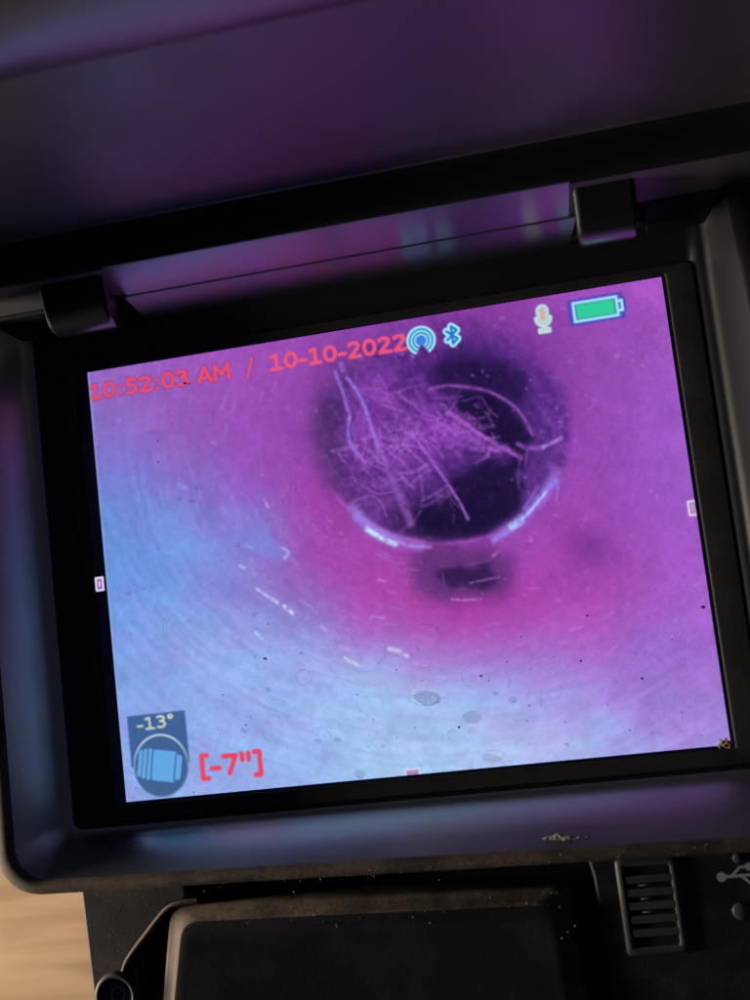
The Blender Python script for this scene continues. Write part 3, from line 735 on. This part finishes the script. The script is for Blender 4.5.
for p_ in hood.data.polygons:
    if p_.center.z < 0.0185 and p_.center.y > 0.0585 : p_.material_index = 1  # shelf takes the dark copy, its shade painted in
    elif p_.center.z > 0.0685 and p_.center.y < 0.0765: p_.material_index = 2
hood.data.polygons.foreach_set('use_smooth', [True] * len(hood.data.polygons))
hood.data.set_sharp_from_angle(angle=math.radians(50))
wn = hood.modifiers.new('weighted', 'WEIGHTED_NORMAL'); wn.mode = 'FACE_AREA'; wn.keep_sharp = True
for x0, x1, yw in ((76.5, 80.3, 62.0), (-78.3, -75.4, 36.0)):  # out of view; left one made deeper to keep the lamp off the hood
    prism_x('hood_wall_baffle', [(63.6, 12.9), (min(62.6, yw + 10), 12.9), (yw, 22.0), (yw, 70.0), (min(66.0, yw + 14), 90.0), (76.0, 90.0), (86.0, 91.0), (76.8, 73.6), (70.6, 16.9)], x0, x1, M['lid'], hood, bev=.6)
# the flange's glossy face: the upper of the two strips
o_ = (-0.112, 0.054)
prism_x('hinge_flange', [(55.15, 7.8), (58.15, 15.9), (58.5, 16.5), (59.3, 16.3), (56.5, 7.9)], -44.6, 42.4, M['gloss'], hood, bev=.12, shear=.25, label='upper glossy strip above the screen')
arm = [(63.0, 15.6), (56.5, 14.2), (51.6, 12.6), (50.0, 11.2), (49.1, 9.2), (49.0, 7.0), (49.9, 5.0), (52.0, 3.6), (57.0, 3.6), (63.0, 10.0)]
for (x0, x1) in ((43.4, 54.4), (-60.0, -46.6)):
    ha = prism_x('hinge_arm', arm, x0, x1, M['arm'], hood, bev=2.0, ang=20, seg=5, label='glossy hinge arm reaching over the bezel')
    ha.data.materials.append(M['dull'])           # darker copy puts shade on top and left faces; screen side stays glossy
    for p_ in ha.data.polygons:
        if p_.normal.z > 0.45 or p_.normal.x < -0.5: p_.material_index = 1
    prism_x('hinge_slot_dark', [(52.4, 1.7), (52.4, 2.1), (57.5, 9.8), (58.5, 9.8), (58.5, 1.7)], x0 - 1.9, x1 + 1.2, M['void'], root, bev=0)  # near-black filler stands in for the shade of an open slot

# ------------------------------------------------------------------ lower panel: plates, battery door, vent, symbol, screw
def q(px, z=0.0): return tuple(on_plane(px, z)[:2])
prism_z('lower_tray', [(-68.0, -57), (76.0, -57), (77.0, -118), (-67.5, -118)], -58.5, -9.0, M['void'], bev=0)
prism_z('panel_plate', [(-68.8, -57.9), (-47.0, -57.9), (-47.2, -62.6), (-51.0, -63.4), (-59.6, -72.6), (-58.8, -77), (-57.8, -82), (-57.8, -118), (-66.5, -118)], -9.2, 0.0, M['panel'], bev=.5, label='left side plate of the panel below the screen')
rp = prism_z('panel_plate', [(29.3, -57.9), (76.0, -57.9), (77.0, -118), (32.0, -118), (30.4, -64.5)], -9.2, 0.0, M['panel'], bev=.7, label='right side plate of the panel carrying vent and symbol')
# battery door: a wide dusty frame round a sunken dark face
def quad_round(pts, rs, z, nc=6):
    """closed outline with each corner rounded by its own radius"""
    out = []; n = len(pts)
    for i in range(n):
        p = np.array(pts[i], float); a = np.array(pts[i - 1], float); c = np.array(pts[(i + 1) % n], float)
        da = (a - p) / np.linalg.norm(a - p); dc = (c - p) / np.linalg.norm(c - p)
        s0 = p + da * rs[i]; s1 = p + dc * rs[i]
        for t_ in np.linspace(0, 1, nc):
            v_ = (1 - t_) ** 2 * s0 + 2 * t_ * (1 - t_) * p + t_ ** 2 * s1; out.append((v_[0], v_[1], z))
    return out
def door_loop(d, z, r):
    return quad_round([(-50.6 + d, -63.4 - d), (25.6 - d, -65.2 - d), (27.3 - d, -118 + d), (-61.0 + d, -118 + d)], [r] * 4, z)
dl = [door_loop(0, -9.1, 2.5), door_loop(0, -0.4, 2.5), door_loop(.25, .25, 2.6), door_loop(.8, .5, 2.8), door_loop(1.8, .8, 3.0), door_loop(2.4, 1.6, 3.2), door_loop(2.9, 1.9, 3.4)]
v, f = loft(dl)
dr = link('battery_door', mesh_from('battery_door', v, f, True), M['rim_dust'], label='dark rounded door with dusty shoulders below the screen')
dl = [door_loop(2.9, 1.9, 3.4), door_loop(3.5, 2.0, 3.6), door_loop(4.6, 1.85, 3.8)]
v, f = loft(dl); f.append(tuple(range(2 * len(dl[0]), 3 * len(dl[0]))))
link('door_face', mesh_from('door_face', v, f, True), M['shell'], dr)

def tube(name, pts, r_, mat, parent, n=10, rads=None, **k):
    v = []; f = []; P = [np.array(p_, float) for p_ in pts]
    for i, p_ in enumerate(P):
        d_ = P[min(i + 1, len(P) - 1)] - P[max(i - 1, 0)]; d_ /= np.linalg.norm(d_)
        s_ = np.cross(d_, (0, 0, 1.0)); s_ /= np.linalg.norm(s_); u_ = np.cross(s_, d_)
        for j in range(n):
            a = 2 * math.pi * j / n; v.append(tuple(p_ + (s_ * math.cos(a) + u_ * math.sin(a)) * (rads[i] if rads else r_)))
    for i in range(len(P) - 1):
        for j in range(n): f.append((i * n + j, i * n + (j + 1) % n, (i + 1) * n + (j + 1) % n, (i + 1) * n + j))
    f.append(tuple(range(n))); f.append(tuple((len(P) - 1) * n + j for j in range(n)))
    return link(name, mesh_from(name, v, f, True), mat, parent, **k)
tube('corner_rib', smooth_pts([(-44.5, -63.0, -.2), (-48.5, -63.2, .2), (-51.4, -64.2, .3), (-56, -68.6, .3), (-60.0, -72.8, .2), (-61.4, -75.2, .0)]), .55, M['rim_dust'], root, label='dusty diagonal rib leading to the corner screw')
tube('corner_rib', smooth_pts([(-51.6, -64.6, .0), (-50.8, -67.0, -.6), (-52.4, -74, -1.2), (-54.4, -82, -1.5), (-56, -90, -1.5)]), .4, M['panel'], root, label='thin upright rib beside the door')

def revolve(name, c, prof, mat, parent, n=40, **k):
    v = [(c[0] + r_ * math.cos(2 * math.pi * j / n), c[1] + r_ * math.sin(2 * math.pi * j / n), z) for (r_, z) in prof for j in range(n)]
    f = [(i * n + j, i * n + (j + 1) % n, (i + 1) * n + (j + 1) % n, (i + 1) * n + j) for i in range(len(prof) - 1) for j in range(n)]
    f.append(tuple((len(prof) - 1) * n + j for j in range(n)))
    return link(name, mesh_from(name, v, f, True), mat, parent, **k)
SC = (-62.9, -79.4)
boss = revolve('screw_boss', SC, [(4.6, -1.0), (4.5, .6), (4.2, 1.2), (3.7, 1.4), (3.3, 1.2), (3.1, .4), (3.0, -1.6), (2.6, -2.4), (2.3, -2.6), (0.05, -2.6)], M['panel'], root, label='round screw boss at the panel corner')
revolve('screw_head', SC, [(2.2, -2.5), (2.2, -.6), (1.9, -.1), (1.3, .1), (1.05, 0), (.95, -1.0), (.02, -1.05)], M['metal'], boss)

# vent with six openings painted dark
VX0, VX1, VY0, VY1 = 34.7, 45.3, -78.2, -61.6
vl = []
for (d, z, r_) in ((-.3, -.1, .9), (0, .35, .9), (.3, .6, .9), (1.1, .6, .6), (1.3, .45, .5), (1.35, -1.4, .5)):
    vl.append([(x, y, z) for x, y in rrect(VX0 + d, VX1 - d, VY0 + d, VY1 - d, r_, 6, 3)])
v, f = loft(vl)
vent = link('vent', mesh_from('vent', v, f, True), M['vent'], rp, label='small slatted speaker vent beside the door')
box('vent_dark_sheet', VX0 + .5, VX1 - .5, VY0 + .5, VY1 - .5, .02, .06, M['void'], rp, bev=0)  # dark sheet painted in for shaded depth; the plate has no hole
vo = VY1 - 1.3; pitch = (VY1 - VY0 - 2.6) / 6
sv, sf = box_data(VX0 + 1.25, VX1 - 1.25, -.72, .72, .07, .56)
for k_ in range(5):
    me_ = mesh_from('slat', [(x, y + vo - pitch * (k_ + 1) + .1, z) for x, y, z in sv], sf)
    o = link('slat', me_, M['vent'], rp); bevel(o, .2)
for k_ in range(1, 4):
    o = tube('speaker_wire', [(38.2, vo - pitch * (k_ + .5) + .1, .16), (39.6, vo - pitch * (k_ + .5) + .15, .24), (41.6, vo - pitch * (k_ + .5) + .2, .16)], .16, M['vent'], rp)

# trident symbol printed in grey, and two small round marks
b = Bag()
def disc(x, y, r_, n=20): b.poly([(x + r_ * math.cos(2 * math.pi * j / n), y + r_ * math.sin(2 * math.pi * j / n), .03) for j in range(n)])
def bar(p0, p1, w):
    p0, p1 = np.array(p0), np.array(p1); d_ = (p1 - p0) / np.linalg.norm(p1 - p0); n_ = np.array([-d_[1], d_[0]]) * w / 2
    b.poly([(*(p0 + n_), .03), (*(p0 - n_), .03), (*(p1 - n_), .03), (*(p1 + n_), .03)])
U = np.array(q((721.5, 877)))
disc(U[0], U[1], .85)
bar(U + (.8, 0), U + (9.5, .0), .5); b.poly([(U[0] + 9.3, U[1] + .75, .03), (U[0] + 9.3, U[1] - .75, .03), (U[0] + 10.9, U[1], .03)])
b2 = b
for z_, seg_ in ((.034, ((U + (1.8, .05), U + (3.3, 1.45)), (U + (3.2, 1.45), U + (4.6, 1.45)), (U + (3.4, -.05), U + (4.9, -1.5)), (U + (4.8, -1.5), U + (6.4, -1.5)))),):
    for p0, p1 in seg_: bar(p0, p1, .48)
disc(U[0] + 4.9, U[1] + 1.45, .68)
b.poly([(U[0] + 6.2 + a_, U[1] - 1.5 + c_, .03) for a_, c_ in ((-.1, -.6), (1.1, -.6), (1.1, .6), (-.1, .6))])
vs = [(x, y, .03 + .004 * (i % 7) * 0) for i, (x, y, z) in enumerate(b.v)]
nf = []
for i, fc in enumerate(b.f):
    for vi in fc: vs[vi] = (vs[vi][0], vs[vi][1], .02 + .004 * i)
link('port_symbol', mesh_from('port_symbol', vs, b.f), M['ink'], rp, label='printed grey trident port symbol')
for (px_, r_) in (((738, 858), .95), ((741, 911), 1.5)):
    revolve('button', q(px_), [(r_, -.05), (r_, .25), (r_ * .8, .4), (.02, .42)], M['vent'], rp, 24)

# loose dust on the plastic
b = Bag()
spots = [(314, 915, .5), (413, 917, .6), (430, 923, .4), (318, 923, .35), (337, 927, .35), (294, 892, .6), (383, 937, .3), (562, 938, .5), (568, 932, .4), (575, 926, .5), (527, 903, .5), (486, 892, .3), (439, 880, .4)]
for (x, y, r_) in spots:
    p_ = q((x, y), 2.0); b.dome(p_[0], p_[1], 2.0, r_ * .35, r_ * .3, .25, random.uniform(0, 3), 6, .4)
for k_ in range(80):
    x = random.uniform(-48, 24); y = -65.6 + random.gauss(0, 1.2) - (x + 48) * .022
    if y > -64.5 - (x + 48) * .024: continue
    r_ = random.uniform(.05, .16); b.dome(x, y, .85 if y > -66.4 - (x + 48) * .023 else 1.95, r_, r_ * .7, r_, random.uniform(0, 3), 5, .4)
for k_ in range(60):
    x = random.uniform(-67, -52); y = random.uniform(-82, -60)
    r_ = random.uniform(.05, .13); b.dome(x, y, .01, r_, r_ * .7, r_, random.uniform(0, 3), 5, .4)
for k_ in range(60):
    x = random.uniform(-70, 70); r_ = random.uniform(.05, .15); b.dome(x, -58.1 + random.gauss(0, .4), 12.7, r_, r_ * .7, r_, random.uniform(0, 3), 5, .4)
b.done('dust', M['speck'], root, kind='stuff', label='pale dust specks on the rim and door')
b = Bag()
for k_ in range(70):
    p_ = q((564 + random.gauss(0, 8.5), 837.5 + random.gauss(0, 1.3)), 10.2); b.dome(p_[0], p_[1], 10.4 + random.uniform(0, .5), random.uniform(.2, .7), random.uniform(.1, .25), .15, .1, 6, .4)
b.done('scuff', flat('pale_scuff', (0.5, 0.43, 0.42), .9), root, kind='stuff', label='pale scuff on the lower bezel slope')
